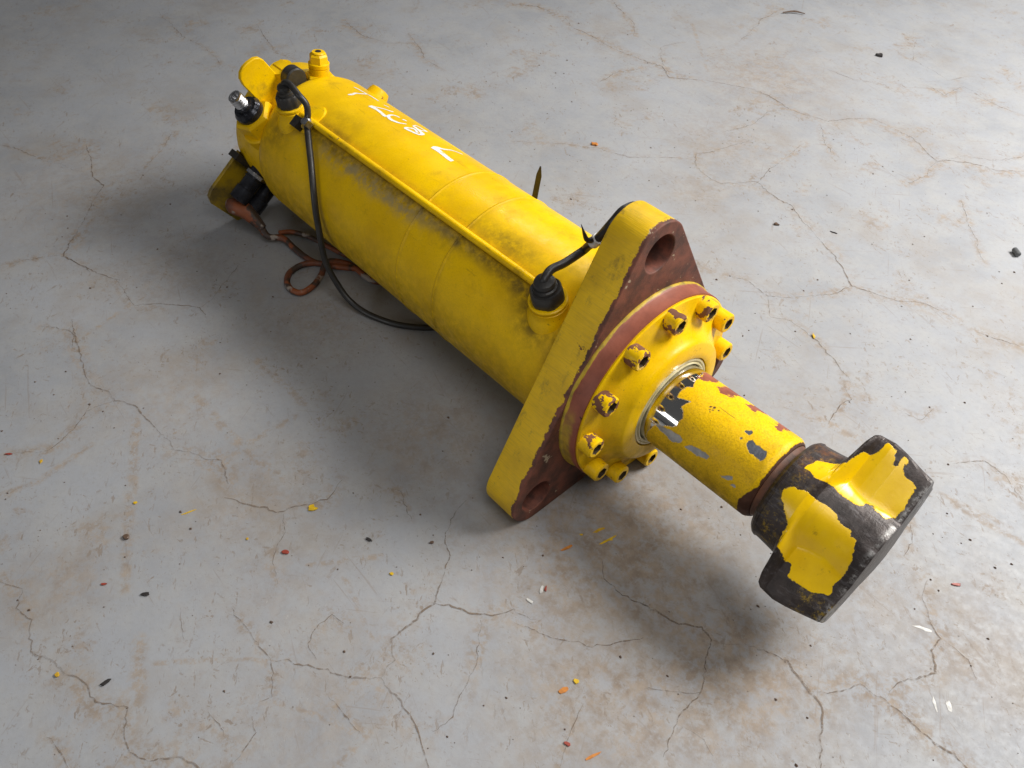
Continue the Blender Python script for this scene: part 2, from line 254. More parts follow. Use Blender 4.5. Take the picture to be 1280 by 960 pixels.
HEADP = [[(2.047, 0.247), (2.071, 0.337), (2.165, 0.392), (2.281, 0.473), (2.317, 0.643), (2.374, 0.662), (2.44, 0.727), (2.424, 0.77), (2.427, 0.834), (2.513, 0.82), (2.517, 0.785), (2.547, 0.752), (2.543, 0.68), (2.624, 0.702), (2.606, 0.766), (2.61, 0.808), (2.642, 0.801), (2.618, 0.767), (2.64, 0.698), (2.705, 0.663), (2.778, 0.674), (2.811, 0.646), (2.819, 0.559), (2.847, 0.443), (2.83, 0.352), (2.785, 0.301), (2.697, 0.308), (2.642, 0.327), (2.591, 0.31), (2.565, 0.258), (2.477, 0.243), (2.405, 0.242), (2.309, 0.255), (2.226, 0.247), (2.168, 0.226)], [(2.031, -0.035), (2.051, -0.102), (2.17, -0.193), (2.234, -0.241), (2.248, -0.452), (2.317, -0.487), (2.377, -0.528), (2.427, -0.517), (2.461, -0.564), (2.475, -0.621), (2.574, -0.62), (2.654, -0.596), (2.696, -0.597), (2.81, -0.528), (2.786, -0.422), (2.806, -0.301), (2.8, -0.202), (2.755, -0.121), (2.719, -0.025), (2.664, -0.033), (2.65, 0.015), (2.595, 0.007), (2.506, 0.017), (2.474, 0.052), (2.408, 0.058), (2.295, 0.06), (2.217, 0.051), (2.193, 0.065), (2.079, 0.033)]]

# ------------------------------------------------------------------ floor
def seg_field(PX, PY, lines, reach):
    D = np.full(PX.shape, 9.)
    for wd, pts in lines:
        for (ax, ay), (bx, by) in zip(pts[:-1], pts[1:]):
            m = (PX > min(ax, bx) - reach) & (PX < max(ax, bx) + reach) & (PY > min(ay, by) - reach) & (PY < max(ay, by) + reach)
            if not m.any(): continue
            qx, qy = PX[m], PY[m]; vx, vy = bx - ax, by - ay
            t = np.clip(((qx - ax) * vx + (qy - ay) * vy) / (vx * vx + vy * vy + 1e-9), 0, 1)
            D[m] = np.minimum(D[m], np.hypot(qx - ax - t * vx, qy - ay - t * vy) / wd)
    return D
def floor_material():
    g = N('painted_concrete')
    co = g.co
    base = g.mix(g.ramp(g.noise(.45, 4, .6), .35, .7), (0.314, 0.324, 0.346), (0.264, 0.273, 0.293))
    base = g.mix(g.ramp(g.noise(2.1, 8, .72), .38, .68, 0, .6), base, (0.345, 0.342, 0.336))
    base = g.mix(g.ramp(g.noise(16, 6, .75), .45, .72, 0, .28), base, (0.241, 0.230, 0.220))
    tan = g.mix(g.ramp(g.noise(5, 5, .7), .3, .7), (0.320, 0.266, 0.216), (0.220, 0.175, 0.139))
    halo = g.attr('halo'); scuff = g.attr('scuff')
    n1 = g.noise(1.1, 9, .70); n2 = g.noise(9, 7, .74); n3 = g.noise(3.2, 7, .7)
    patch = g.ma('MULTIPLY', g.ramp(n1, .54, .66), g.ramp(n2, .40, .58, .08, .8))
    dusty = g.ma('MULTIPLY', g.attr('dustfield'), g.ramp(n3, .34, .58, .25, 1.)); dusty = g.ma('MULTIPLY', dusty, g.ramp(n2, .36, .58, .4, 1.5))
    hal = g.ma('MULTIPLY', g.ramp(halo, .24, .0), g.ma('MULTIPLY', g.ramp(n2, .42, .60, .05, 1.), g.ramp(g.noise(.9, 3, .6), .35, .62, .2, 1.)))
    scf = g.ma('MULTIPLY', g.ramp(g.ma('ADD', scuff, g.ma('MULTIPLY', g.ma('SUBTRACT', g.noise(5, 7, .75), .5), .16)), .09, .01), g.ramp(g.noise(9, 7, .76), .40, .58, .05, .85))
    f = g.ma('MAXIMUM', g.ma('MAXIMUM', patch, dusty), g.ma('MAXIMUM', hal, scf))
    c = g.mix(f, base, tan)
    # small flaked spots, stretched along several directions
    pits = None
    for (a, sx, sc_, th) in ((.6, .35, 13, .635), (-.5, .45, 17, .64), (1.4, .4, 8, .66), (.2, .6, 27, .645), (-1.1, .5, 34, .655), (.9, .8, 6, .67)):
        v = g.scale(g.rot(g.shift(co, (sc_, a, 0)), a), (sx, 1, 1)); q = g.ramp(g.noise(sc_, 5, .66, v), th - .025, th + .02)
        pits = q if pits is None else g.ma('MAXIMUM', pits, q)
    pits = g.ma('MULTIPLY', pits, g.ramp(g.noise(1.1, 6, .7), .38, .62, .12, .85))
    c = g.mix(pits, c, g.mix(g.noise(3, 3), (0.177, 0.142, 0.116), (0.270, 0.227, 0.192)))
    lt = g.ma('MULTIPLY', g.ramp(g.noise(17, 5, .7, g.scale(g.rot(co, .9), (.5, 1, 1))), .66, .72), .3)
    c = g.mix(lt, c, (0.525, 0.511, 0.483))
    # long faint scratches
    for a, off in ((.35, 0.), (1.05, 4.), (-.75, 9.), (.05, 14.)):
        v = g.scale(g.rot(g.shift(co, (off, off, 0)), a), (.12, 2.6, 1)); s_ = g.ramp(g.noise(6, 3, .6, v), .67, .72)
        c = g.mix(g.ma('MULTIPLY', s_, .42), c, (0.227, 0.192, 0.168))
    big = g.ma('MULTIPLY', g.ramp(g.noise(.62, 7, .62, g.shift(co, (7, 3, 0))), .50, .66), .38); c = g.mix(g.ma('MULTIPLY', big, g.ramp(n3, .3, .65, .4, 1.)), c, (.26, .222, .185))
    r = g.ramp(n2, .3, .7, .46, .72); r = g.ma('ADD', r, g.ma('MULTIPLY', f, .15))
    h = g.ma('SUBTRACT', g.ma('MULTIPLY', g.noise(30, 5, .7), .5), g.ma('MULTIPLY', pits, .9))
    h = g.ma('ADD', h, g.ma('MULTIPLY', g.noise(4, 4), .8))
    g.bump(h, .2, .015)
    return g.out(c, r, 0., .35)
def grid_axis(lo, hi, st, far):
    a = list(np.arange(lo, hi, st)); s_ = st
    x = lo
    while x > -far: s_ *= 1.25; x -= s_; a.insert(0, x)
    s_ = st; x = a[-1]
    while x < far: s_ *= 1.25; x += s_; a.append(x)
    return np.array(a)
gx, gy = grid_axis(-10, 5.2, .05, 260), grid_axis(-6.8, 9.5, .05, 260)
GX, GY = np.meshgrid(gx, gy, indexing='ij'); nx, ny = GX.shape
PX, PY = GX.ravel(), GY.ravel()
halo = seg_field(PX, PY, [(wd, p) for wd, p in CRACKS], .6)
scuff = seg_field(PX, PY, [(wd / 11., p) for wd, p in SCUFFS], .5)
DF = [(.9, -1.1, 1.3, .95), (2.4, -1.3, 1.0, .95), (1.9, -2.2, 1.1, .7), (-1.6, -1.6, .9, .5), (-4.2, -1.5, 1.0, .4), (-2.2, -3.6, .8, .45), (-1.2, -3.9, .8, .3), (-4.2, -3.6, .9, .35), (-6.4, -2.5, 1., .35), (2.9, .4, .8, .35),
      (-3.4, 6.2, 1.0, .4), (-4.4, 8.8, 1.3, .5), (-8.5, 1.5, 1.6, .35), (1.2, 2.1, .7, .25), (-2.8, 4.7, .6, .4), (.3, -4.4, 1.0, .3), (-2.6, -5.6, .5, .5), (3.9, .6, .7, .45), (-9, -2.6, 1.5, .35)]
dustf = np.zeros_like(PX)
for x0, y0, r0, a0 in DF: dustf = np.maximum(dustf, a0 * np.exp(-((PX - x0) ** 2 + (PY - y0) ** 2) / r0 ** 2))
V = np.stack([PX, PY, np.zeros_like(PX)], 1)
ii, jj = np.meshgrid(np.arange(nx - 1), np.arange(ny - 1), indexing='ij'); q = (ii * ny + jj).ravel()
F = np.stack([q, q + ny, q + ny + 1, q + 1], 1).tolist()
floor = mk('floor', V, F, floor_material(), smooth=False, attrs={'halo': halo, 'scuff': scuff, 'dustfield': dustf}, fix=False)
floor['kind'] = 'structure'; floor['label'] = 'cracked grey painted concrete floor with brown dust'

def crack_material():
    g = N('crack_dirt'); c = g.mix(g.noise(5, 4), (.255, .20, .156), (.15, .112, .085))
    m = g.out(c, .9, 0., .1)
    tr = g.n('ShaderNodeBsdfTransparent'); mx = g.n('ShaderNodeMixShader'); o = g.t.nodes['Material Output']
    g.put(mx.inputs[0], g.ma('MULTIPLY', g.ramp(g.noise(15, 5, .75), .36, .60, .1, .9), g.ramp(g.noise(1.4, 4, .6), .34, .60, .3, 1.))); g.l(tr.outputs[0], mx.inputs[1]); g.l(g.b.outputs[0], mx.inputs[2]); g.l(mx.outputs[0], o.inputs['Surface'])
    return m
MC = crack_material()
def ribbon(pts, wid, z, jit):
    q = [np.array(pts[0], float)]
    for a, b in zip(pts[:-1], pts[1:]):
        a, b = np.array(a, float), np.array(b, float); m = max(1, int(np.linalg.norm(b - a) / .04))
        for i in range(1, m + 1): q.append(a + (b - a) * i / m)
    q = np.array(q); n = len(q)
    jj_ = np.cumsum(RNG.normal(0, jit, n)); jj_ -= np.linspace(jj_[0], jj_[-1], n)
    V, F = [], []
    for i in range(n):
        d = q[min(i + 1, n - 1)] - q[max(i - 1, 0)]; d /= np.linalg.norm(d) + 1e-9; nn = np.array([-d[1], d[0]])
        e = q[i] + nn * (jj_[i] + RNG.normal(0, jit * .7)); ww = wid * (.35 + RNG.random() * .8 + .7 * max(0, math.sin(i * .13 + 5 * q[0][0]))) * min(1, .25 + min(i, n - 1 - i) / 6)
        V += [(*(e + nn * ww), z), (*(e - nn * ww), z)]
    for i in range(n - 1): F.append((2 * i, 2 * i + 1, 2 * i + 3, 2 * i + 2))
    return V, F
for wd, p in CRACKS:
    V, F = ribbon(p, .0050 * wd + .001, .005, .0075)
    mk('crack', V, F, MC, floor, smooth=False, fix=False)

# ------------------------------------------------------------------ the cylinder
root = bpy.data.objects.new('hydraulic_cylinder', None); COL.objects.link(root); root.empty_display_size = .05
tag(root, 'worn yellow hydraulic cylinder with lobed flange and T-shaped rod head lying on the floor', 'hydraulic cylinder')

M_BARREL = paint('barrel_paint', dirt=True, dust=True, random_chips=(.765, 7, RUST), rough=.33)
M_PLAIN = paint('yellow_paint', random_chips=(.70, 8, RUST), grime_amt=.72)
M_BOLT = paint('bolt_paint', random_chips=(.66, 7, (.12, .052, .03)), wear_prop=True, grime_amt=.5)
M_GLAND = paint('gland_paint', dirt=True, random_chips=(.78, 9, RUST), rough=.3)
M_RUBBER = plain('black_rubber', (.018, .017, .017), (.03, .027, .024), rough=.42)
M_CABLE = plain('black_cable_sheath', (.016, .0155, .015), (.03, .027, .024), rough=.42, bump=.15, sc=5)
M_DARK = plain('dark_recess', (.02, .012, .01), rough=.8)
M_STEEL = plain('zinc_steel', (.62, .62, .63), (.45, .45, .46), rough=.28, metal=1.)
M_BLACKST = plain('black_steel', (.05, .053, .065), (.025, .025, .03), rough=.13, metal=.6)
M_CHROME = plain('bright_chrome', (.62, .61, .58), (.56, .55, .52), rough=.12, metal=1., bump=.03)
M_SEAL = plain('pale_scraper_ring', (.62, .56, .36), (.5, .42, .2), rough=.35)
def marker():
    g = N('white_marker_paint'); c = g.mix(g.ramp(g.noise(16, 5, .7), .52, .66, 0, .75), (.80, .80, .78), (.74, .52, .06)); return g.out(c, .5)
M_WHITE = marker()
def orange_mat():
    g = N('worn_orange_sheath'); c = g.mix(g.ramp(g.noise(2.5, 4), .35, .65), (.26, .07, .02), (.12, .04, .02))
    c = g.mix(g.ramp(g.noise(4.2, 5, .6, g.shift(g.co, (3, 1, 8))), .48, .56), c, (.05, .03, .022))
    c = g.mix(g.ramp(g.noise(3, 4, .6, g.shift(g.co, (9, 5, 2))), .60, .66), c, (.30, .25, .21))
    g.bump(g.noise(20, 3), .4); return g.out(c, .55)
M_ORANGE = orange_mat()
def dark_yellow():
    g = N('dirty_yellow_paint'); c = g.mix(g.ramp(g.noise(3, 5, .65), .35, .68), (.42, .27, .006), (.14, .10, .025))
    c = g.mix(g.ramp(g.noise(6, 5, .65), .64, .67), c, (.02, .018, .018)); g.bump(g.noise(24, 3), .3); return g.out(c, .5)
M_DYEL = dark_yellow()

# barrel
xs = [-6.15, -6.135, -6.10, -6.05] + list(np.arange(-6.0, -.4, .05))
def seam(x, x0): return .011 * math.exp(-((x - x0) / .011) ** 2)
xs = sorted(set(round(v, 4) for v in xs) | {round(s_ + d, 4) for s_ in (-2.954, -2.273) for d in (-.035, -.02, -.012, -.006, 0, .006, .012, .02, .035)})
prof = []
for x in xs:
    r = 1. + seam(x, -2.954) + seam(x, -2.273)
    if x < -6.14: r = .945
    elif x < -6.12: r = .963
    elif x < -6.08: r = .985
    elif x < -6.04: r = .996
    prof.append((x, r))
NA = 160
V, F = xlathe(prof, NA)
av = np.array(V); bx = av[:, 0]; ba = np.degrees(np.arctan2(av[:, 1], av[:, 2] - H))
def blob(x, a, x0, a0, sx, sa, amp): return amp * np.exp(-((x - x0) / sx) ** 2 - ((a - a0) / sa) ** 2)
def band(x, a, xa, xb, a0, sa, amp): return amp * np.exp(-((a - a0) / sa) ** 2) / (1 + np.exp(-(x - xa) / .12)) / (1 + np.exp((x - xb) / .12))
dirt = band(bx, ba, -5.5, -1.2, -35, 6, .8) + band(bx, ba, -5.4, -4.5, -25, 4, .6) + blob(bx, ba, -.82, -48, .28, 14, .85) + blob(bx, ba, -1.15, -38, .3, 10, .5)
dirt += blob(bx, ba, -5.75, -48, .25, 14, .55) + blob(bx, ba, -.42, -20, .12, 40, .7) + blob(bx, ba, -.42, -100, .1, 60, .8) + band(bx, ba, -2.3, -1.3, -22, 8, .35)
dirt += band(bx, ba, -6, -.5, -115, 38, .6) + blob(bx, ba, -6.0, -75, .25, 40, .3) + blob(bx, ba, -3.2, -27, .6, 4, .3)
dirt += .22 * np.exp(-((bx + 2.94) / .02) ** 2) + .28 * np.exp(-((bx + 2.26) / .03) ** 2) + blob(bx, ba, -1.7, -16, .5, 7, .45) + blob(bx, ba, -4.9, -12, .5, 9, .3)
dust = band(bx, ba, -4.8, -2.9, -40, 6, 1.) + band(bx, ba, -3.0, -2.0, -36, 4, .4) + blob(bx, ba, -5.2, -45, .5, 8, .3)
barrel = mk('barrel', V, F, M_BARREL, root, attrs={'dirt': np.clip(dirt, 0, .92), 'dust': np.clip(dust, 0, 1)})
mk('weld_bead', *xlathe([(-.52, .99), (-.50, 1.025), (-.46, 1.05), (-.43, 1.06), (-.42, .99)], 96), M_PLAIN, root)

# white marker strokes, laid on the barrel
for strokes in MARKS:
    V, F = [], []
    for st in strokes:
        q = catmull([(x, a / 57.3, wd) for x, a, wd in st], 6); n0 = len(V)
        for i in range(len(q)):
            d = q[min(i + 1, len(q) - 1)][:2] - q[max(i - 1, 0)][:2]; d = d / (np.linalg.norm(d) + 1e-9); nn = np.array([-d[1], d[0]])
            for sg in (1, -1):
                c2 = q[i][:2] + sg * nn * max(q[i][2], .013) * 1.0 * (1 + RNG.normal(0, .06)); V.append(P(c2[0], math.degrees(c2[1]), 1.0032 + .0006 * len(F) / 200))
        F += [(n0 + 2 * i, n0 + 2 * i + 1, n0 + 2 * i + 3, n0 + 2 * i + 2) for i in range(len(q) - 1)]
    mk('painted_mark', V, F, M_WHITE, barrel, fix=False)

# rear cap
cap = mk('rear_cap', *xlathe([(-6.95, .60), (-6.95, .82), (-6.92, .875), (-6.86, .905), (-6.6, .915), (-6.12, .915), (-6.12, .6)], 96), M_PLAIN, root)
mk('plug_pocket', *lathe([(0, .20), (.01, .225), (-.004, .225)], P(-6.33, 8, .917), radial(8), 32), M_DYEL, cap)

# bleed nipple on top of the rear cap
bd = radial(7); bo = P(-6.23, 13.5, .93)
nip = mk('bleed_valve', *join(lathe([(-.08, .20), (.03, .20), (.05, .185)], bo, bd, 6, .3), lathe([(.05, .135), (.13, .14), (.135, .125), (.15, .14), (.2, .145), (.21, .12)], bo, bd, 24)), M_PLAIN, root)
mk('valve_nut', *join(lathe([(.21, .132), (.30, .128), (.325, .105)], bo, bd, 6, .1), lathe([(.325, .08), (.335, .095), (.35, .085), (.352, .03)], bo, bd, 20)), M_PLAIN, nip)
mk('valve_tip', *lathe([(.34, .045), (.358, .04)], bo, bd, 12), M_DARK, nip)

# flat guard tab standing up from the rear cap, with the plug behind it
o = P(-6.38, -30, 0); R_, T_ = radial(-30), tang(-30)
ol = [(.7, -.185), (1.36, -.185), (1.45, -.16), (1.51, -.10), (1.535, -.02), (1.53, .06), (1.505, .16), (1.46, .215), (1.39, .24), (.7, .24)]
mk('guard_tab', *prism(ol, o - X * .035, R_, T_, X, .07, .012), M_PLAIN, root, ang=28)
po = P(-6.56, -10, 1.05)
pl = mk('pipe_plug', *join(lathe([(0, .12), (.02, .13), (.30, .13), (.32, .12)], po, X, 6, .2)), M_PLAIN, root)
mk('plug_band', *lathe([(.27, .14), (.28, .152), (.42, .152), (.44, .135)], po, X, 32), M_RUBBER, pl)
mk('plug_seat', *lathe([(-.3, .12), (.05, .16)], P(-6.42, -12, 1.1), radial(-12), 20), M_PLAIN, pl)

# hydraulic port: hex nut, black adapter and silver threaded stub
hd = radial(-30); ho = P(-6.34, -30, 0, -.37)
port = mk('port_nut', *lathe([(.45, .28), (.98, .28), (1.02, .25)], ho, hd, 6, .25), M_PLAIN, root, ang=20)
mk('port_collar', *lathe([(.4, .30), (.78, .32), (.80, .30)], ho, hd, 40), M_PLAIN, port)
mk('adapter', *join(lathe([(1.0, .19), (1.03, .20), (1.10, .20), (1.15, .165)], ho, hd, 28, .3), lathe([(1.1, .13), (1.19, .12)], ho, hd, 24)), M_BLACKST, port)
th = [(1.15, .092)] + [(1.2 + .018 * i, .097 if i % 2 else .086) for i in range(9)] + [(1.37, .09), (1.372, .062), (1.30, .060), (1.30, .0)]
mk('threaded_stub', *lathe(th, ho, hd, 28), M_STEEL, port)

# boss on the far side of the barrel
mk('far_boss', *lathe([(-.1, .18), (.05, .15), (.10, .13), (.115, .08)], P(-5.7, 50, 1.0), radial(50), 28), M_PLAIN, root)

# sensor bosses with their connectors
def sensor(x, al, ad, sc, boss_r, knurl):
    d = radial(ad); o = P(x, al, 1.0)
    b = mk('sensor_boss', *lathe([(-.30 * sc, boss_r * 1.28), (-.06 * sc, boss_r * 1.2), (.0, boss_r * 1.05), (.03 * sc, boss_r), (.10 * sc, boss_r), (.11 * sc, boss_r * .9), (.125 * sc, boss_r * .9), (.13 * sc, boss_r), (.155 * sc, boss_r), (.165 * sc, boss_r * .93)], o, d, 48), M_PLAIN, root)
    c = mk('connector', *join(lathe([(.15 * sc, boss_r * .80), (.18 * sc, boss_r * .84), (.30 * sc, boss_r * .82), (.33 * sc, boss_r * .74)], o, d, 48, lobes=knurl),
                              lathe([(.32 * sc, boss_r * .62), (.37 * sc, boss_r * .6), (.38 * sc, boss_r * .5), (.41 * sc, boss_r * .5), (.42 * sc, boss_r * .56), (.45 * sc, boss_r * .5), (.47 * sc, boss_r * .3)], o, d, 32)), M_RUBBER, b)
    return o, d
fo, fd = sensor(-.80, -36, -14, .95, .205, (6, .03))
ro, rd = sensor(-5.70, -33, -6, .95, .185, (9, .035))
mk('weld_patch', *lathe([(-.05, .22), (.015, .2), (.045, .12), (.05, .0)], P(-5.42, -27, 1.), radial(-27), 20, lobes=(3, .12)), M_BARREL, root)

# conduit pipe along the barrel
mk('conduit_pipe', *tube([P(-5.5, -30, 1.02), P(-5.4, -29.7, 1.045), P(-4, -29.5, 1.045), P(-2.5, -29.5, 1.045), P(-1.25, -29.5, 1.045), P(-1.0, -29.8, 1.03)], .046, 14, 4), M_PLAIN, root)

# black cable from the rear connector down to the floor and under the barrel
top = ro + rd * .43
c1 = [top - rd * .08, top + rd * .02, top + rd * .045 + X * .10 + tang(-6) * .03, P(-5.40, -24.5, 1.38), P(-5.31, -25, 1.27), P(-5.285, -28, 1.17), P(-5.28, -32.5, 1.09), P(-5.09, -41, 1.075), P(-4.84, -53, 1.075), P(-4.66, -66, 1.075), P(-4.56, -80, 1.075),
      (-4.49, -1.1, 1.1), (-4.46, -1.12, .83), (-4.42, -1.12, .62), (-4.30, -1.10, .40), (-4.10, -1.06, .18), (-3.84, -.98, .07), (-3.52, -.86, .055), (-3.28, -.72, .055), (-3.05, -.5, .055), (-2.85, -.2, .055), (-2.8, .3, .055)]
mk('cable', *tube(c1, .042, 12, 6), M_CABLE, root)
cb_ = P(-5.27, -33, 1.10)
_, k1, k2 = frame(P(-5.09, -41, 1.075) - P(-5.28, -32.5, 1.09)); kd = np.cross(k1, k2)
clip = mk('cable_clip', *join(lathe([(-.04, .072), (.04, .072)], cb_, kd, 20), box(cb_ + radial(-33) * .05 + np.array([.07, 0, 0]), (X, tang(-33), radial(-33)), (.045, .04, .05))), M_STEEL, root)
mk('clip_pad', *box(P(-5.40, -36, 1.10), (X, tang(-36), radial(-36)), (.06, .075, .06)), M_RUBBER, clip)

# black cable from the front connector up and behind the flange ear
top = fo + fd * .42
c2 = [top - fd * .08, top + fd * .015, P(-.845, -24, 1.38), P(-.86, -16.4, 1.28), (-.86, -.105, H + 1.246), (-.80, -.096, H + 1.338), (-.70, -.108, H + 1.47), (-.62, -.09, H + 1.614), (-.55, -.06, H + 1.76), (-.52, .06, H + 1.86), (-.52, .3, H + 1.75), (-.55, .8, H + 1.1)]
mk('cable', *tube(c2, .045, 12, 6), M_CABLE, root)
zt = np.array((-.70, -.108, H + 1.472)); zd = np.array((.18, .02, .276)); zd /= np.linalg.norm(zd)
tie = mk('cable_tie', *lathe([(-.055, .057), (-.05, .062), (.05, .062), (.055, .057)], zt, zd, 16), plain('white_tie_tape', (.75, .75, .74), rough=.3), root)
mk('tie_tail', *tube([zt + np.array([0, .02, .0]), zt + np.array((0, -.06, .035)), (-.70, -.235, H + 1.545), (-.70, -.275, H + 1.62), (-.70, -.30, H + 1.68), (-.70, -.34, H + 1.78)], [.03, .03, .026, .02, .013, .003], 6, 4), M_RUBBER, tie)
# dark tapered strap end standing up behind the barrel
mk('strap_end', *prism([(-.036, -.12), (.036, -.12), (.034, .36), (.008, .50), (-.008, .50), (-.032, .38)], (-2.66, .95, 1.62), np.array([.67, .74, 0]), np.array([.17, 0, 1.0]), np.array([-.74, .67, 0]), .025), plain('dark_strap', (.022, .017, .010), (.012, .01, .008), rough=.6), root, smooth=False)

# guarded sensor block under the rear cap
o = P(-6.95, -125, 0)
gp = mk('guard_plate', *prism([(.80, -.45), (1.56, -.50), (1.66, -.44), (1.66, .26), (1.60, .37), (1.50, .41), (.8, .43)], o, radial(-125), tang(-125), X, .07, .012), M_DYEL, root, ang=28)
mk('guard_rib', *box(P(-6.85, -125, .88, .0), (X, tang(-125), radial(-125)), (.10, .50, .05)), plain('black_painted_steel', (.03, .025, .02), rough=.45), root)
for t in (.25, -.05):
    s_ = mk('sensor', *lathe([(.7, .125), (.98, .125), (.985, .14), (1.0, .14), (1.005, .125), (1.16, .125), (1.165, .14), (1.36, .14), (1.37, .12)], P(-6.5, -125, 0, t), radial(-125), 28), M_BLACKST, root)
    mk('sensor_nut', *lathe([(.90, .15), (.95, .15)], P(-6.5, -125, 0, t), radial(-125), 6), M_STEEL, s_)
a0, a1 = P(-6.62, -126, 1.47, .17), P(-6.22, -124, 1.42, -.08)
mk('cable_boot', *tube([a0 + np.array([-.12, 0, .0]), a0, (a0 + a1) / 2 + np.array([0, 0, .03]), a1 + np.array([.05, 0, -.10])], [.07, .13, .12, .065], 14, 6), M_ORANGE, root)
rp = [a1 + np.array([-.05, 0, -.06]), a1 + np.array([.15, .0, -.18]), (-5.92, -.97, .10), (-5.68, -.95, .06), (-5.43, -.94, .055), (-5.2, -.90, .055), (-5.04, -.80, .07), (-4.85, -.62, .055), (-4.5, -.35, .055), (-4.2, .1, .055)]
mk('cable', *tube(rp, [.055, .048, .045, .045, .043, .043, .043, .043, .043], 12, 6), M_ORANGE, root)
rp = [(-4.6, -.45, .055), (-4.87, -.68, .055), (-5.04, -.81, .055), (-5.18, -.90, .055), (-5.27, -1.06, .055), (-5.25, -1.27, .055), (-5.1, -1.42, .055), (-4.90, -1.47, .055), (-4.76, -1.39, .055), (-4.79, -1.18, .055), (-4.90, -.98, .07), (-5.0, -.80, .14), (-4.8, -.55, .06), (-4.3, -.5, .055), (-4.0, -.1, .055)]
mk('cable', *tube(rp, .043, 12, 6), M_ORANGE, root)
rp = [(-6.05, -.96, .12), (-6.0, -.80, .09), (-5.84, -.68, .07), (-5.64, -.61, .06), (-5.36, -.55, .055), (-4.98, -.45, .055), (-4.6, -.2, .055), (-4.3, .2, .055)]
mk('cable', *tube(rp, .036, 12, 6), M_ORANGE, root)

# ------------------------------------------------------------------ flange: three ears, each with a bolt hole
def flange_material():
    g = N('flange_paint'); x, y, z = g.xyz()
    wob = g.ma('MULTIPLY', g.ma('SUBTRACT', g.noise(5, 7, .78), .5), .19)
    yel = g.mix(g.ramp(g.noise(2, 4), .35, .7), (.80, .50, .001), (.60, .365, .001))
    lines = g.noise(9, 5, .7, g.scale(g.co, (.45, 9, 9)))
    yel = g.mix(g.ramp(lines, .42, .72, 0, .32), yel, (.30, .20, .01))
    gr = g.ma('MULTIPLY', g.ramp(g.noise(3.4, 7, .75, g.scale(g.co, (1.8, 1, 1))), .54, .72), .6); yel = g.mix(gr, yel, (.09, .065, .02))
    br = g.mix(g.ramp(g.noise(4, 6, .65), .32, .68), (.20, .064, .038), (.06, .026, .018))
    br = g.mix(g.ramp(g.noise(5.5, 6, .68, g.shift(g.co, (4, 0, 7))), .625, .65), br, (.40, .32, .22))
    f = g.ramp(g.ma('ADD', x, wob), -.045, -.038)
    chip = g.ramp(g.noise(5.5, 5, .62, g.shift(g.co, (1.7, .4, .9))), .70, .715)
    f = g.ma('MAXIMUM', f, chip); f = g.ma('MAXIMUM', f, g.ramp(g.ma('ADD', x, g.ma('MULTIPLY', wob, .45)), -.428, -.436))
    c = g.mix(f, yel, br)
    h = g.ma('SUBTRACT', g.ma('MULTIPLY', lines, .9), g.ma('MULTIPLY', f, .7)); g.bump(h, .4, .015)
    return g.out(c, g.ramp(f, 0, 1, .42, .6), 0., .45)
IR = 1.172; RC = 1.667; RE_ = IR - RC / 2
def arc(cx, cy, r, a0, a1, n): return [(cx + r * math.cos(a0 + (a1 - a0) * i / n), cy + r * math.sin(a0 + (a1 - a0) * i / n)) for i in range(n + 1)]
out = []
for k in range(3):      # angles counter-clockwise in (Y, Z); an ear points straight up
    a = PI / 2 + k * 2 * PI / 3
    out += arc(RC * math.cos(a), RC * math.sin(a), RE_, a - PI / 3, a + PI / 3, 16)
loops = [out] + [arc(RC * math.cos(PI / 2 + k * 2 * PI / 3), RC * math.sin(PI / 2 + k * 2 * PI / 3), .20, 0, 2 * PI, 40)[:-1] for k in range(3)]
cu = bpy.data.curves.new('flange_outline', 'CURVE'); cu.dimensions = '2D'; cu.fill_mode = 'BOTH'
cu.bevel_depth = .014; cu.bevel_resolution = 2; cu.extrude = .215 - .014; cu.offset = -.014
for lp in loops:
    sp = cu.splines.new('POLY'); sp.points.add(len(lp) - 1); sp.use_cyclic_u = True
    for p_, (a, b) in zip(sp.points, lp): p_.co = (a, b, 0, 1)
tmp = bpy.data.objects.new('tmp_outline', cu); COL.objects.link(tmp)
bpy.context.view_layer.update()
fme = bpy.data.meshes.new_from_object(tmp.evaluated_get(bpy.context.evaluated_depsgraph_get()))
bpy.data.objects.remove(tmp); bpy.data.curves.remove(cu)
Vf = [(v.co.z - .215, v.co.x, v.co.y + H) for v in fme.vertices]; Ff = [tuple(p_.vertices) for p_ in fme.polygons]
bpy.data.meshes.remove(fme)
M_FL = flange_material(); M_HOLE = plain('hole_primer', (.20, .062, .038), (.07, .028, .02), rough=.65)
fm = []
for f_ in Ff:
    c = np.mean([Vf[i] for i in f_], axis=0)
    hole = any(math.hypot(c[1] - RC * math.cos(PI / 2 + k * 2 * PI / 3), c[2] - H - RC * math.sin(PI / 2 + k * 2 * PI / 3)) < .206 for k in range(3)) and len(f_) == 4 and abs(c[0] + .215) < .2
    fm.append(1 if hole else 0)
flange = mk('flange', Vf, Ff, M_FL, root, mats=[M_HOLE], fmat=fm, ang=40)

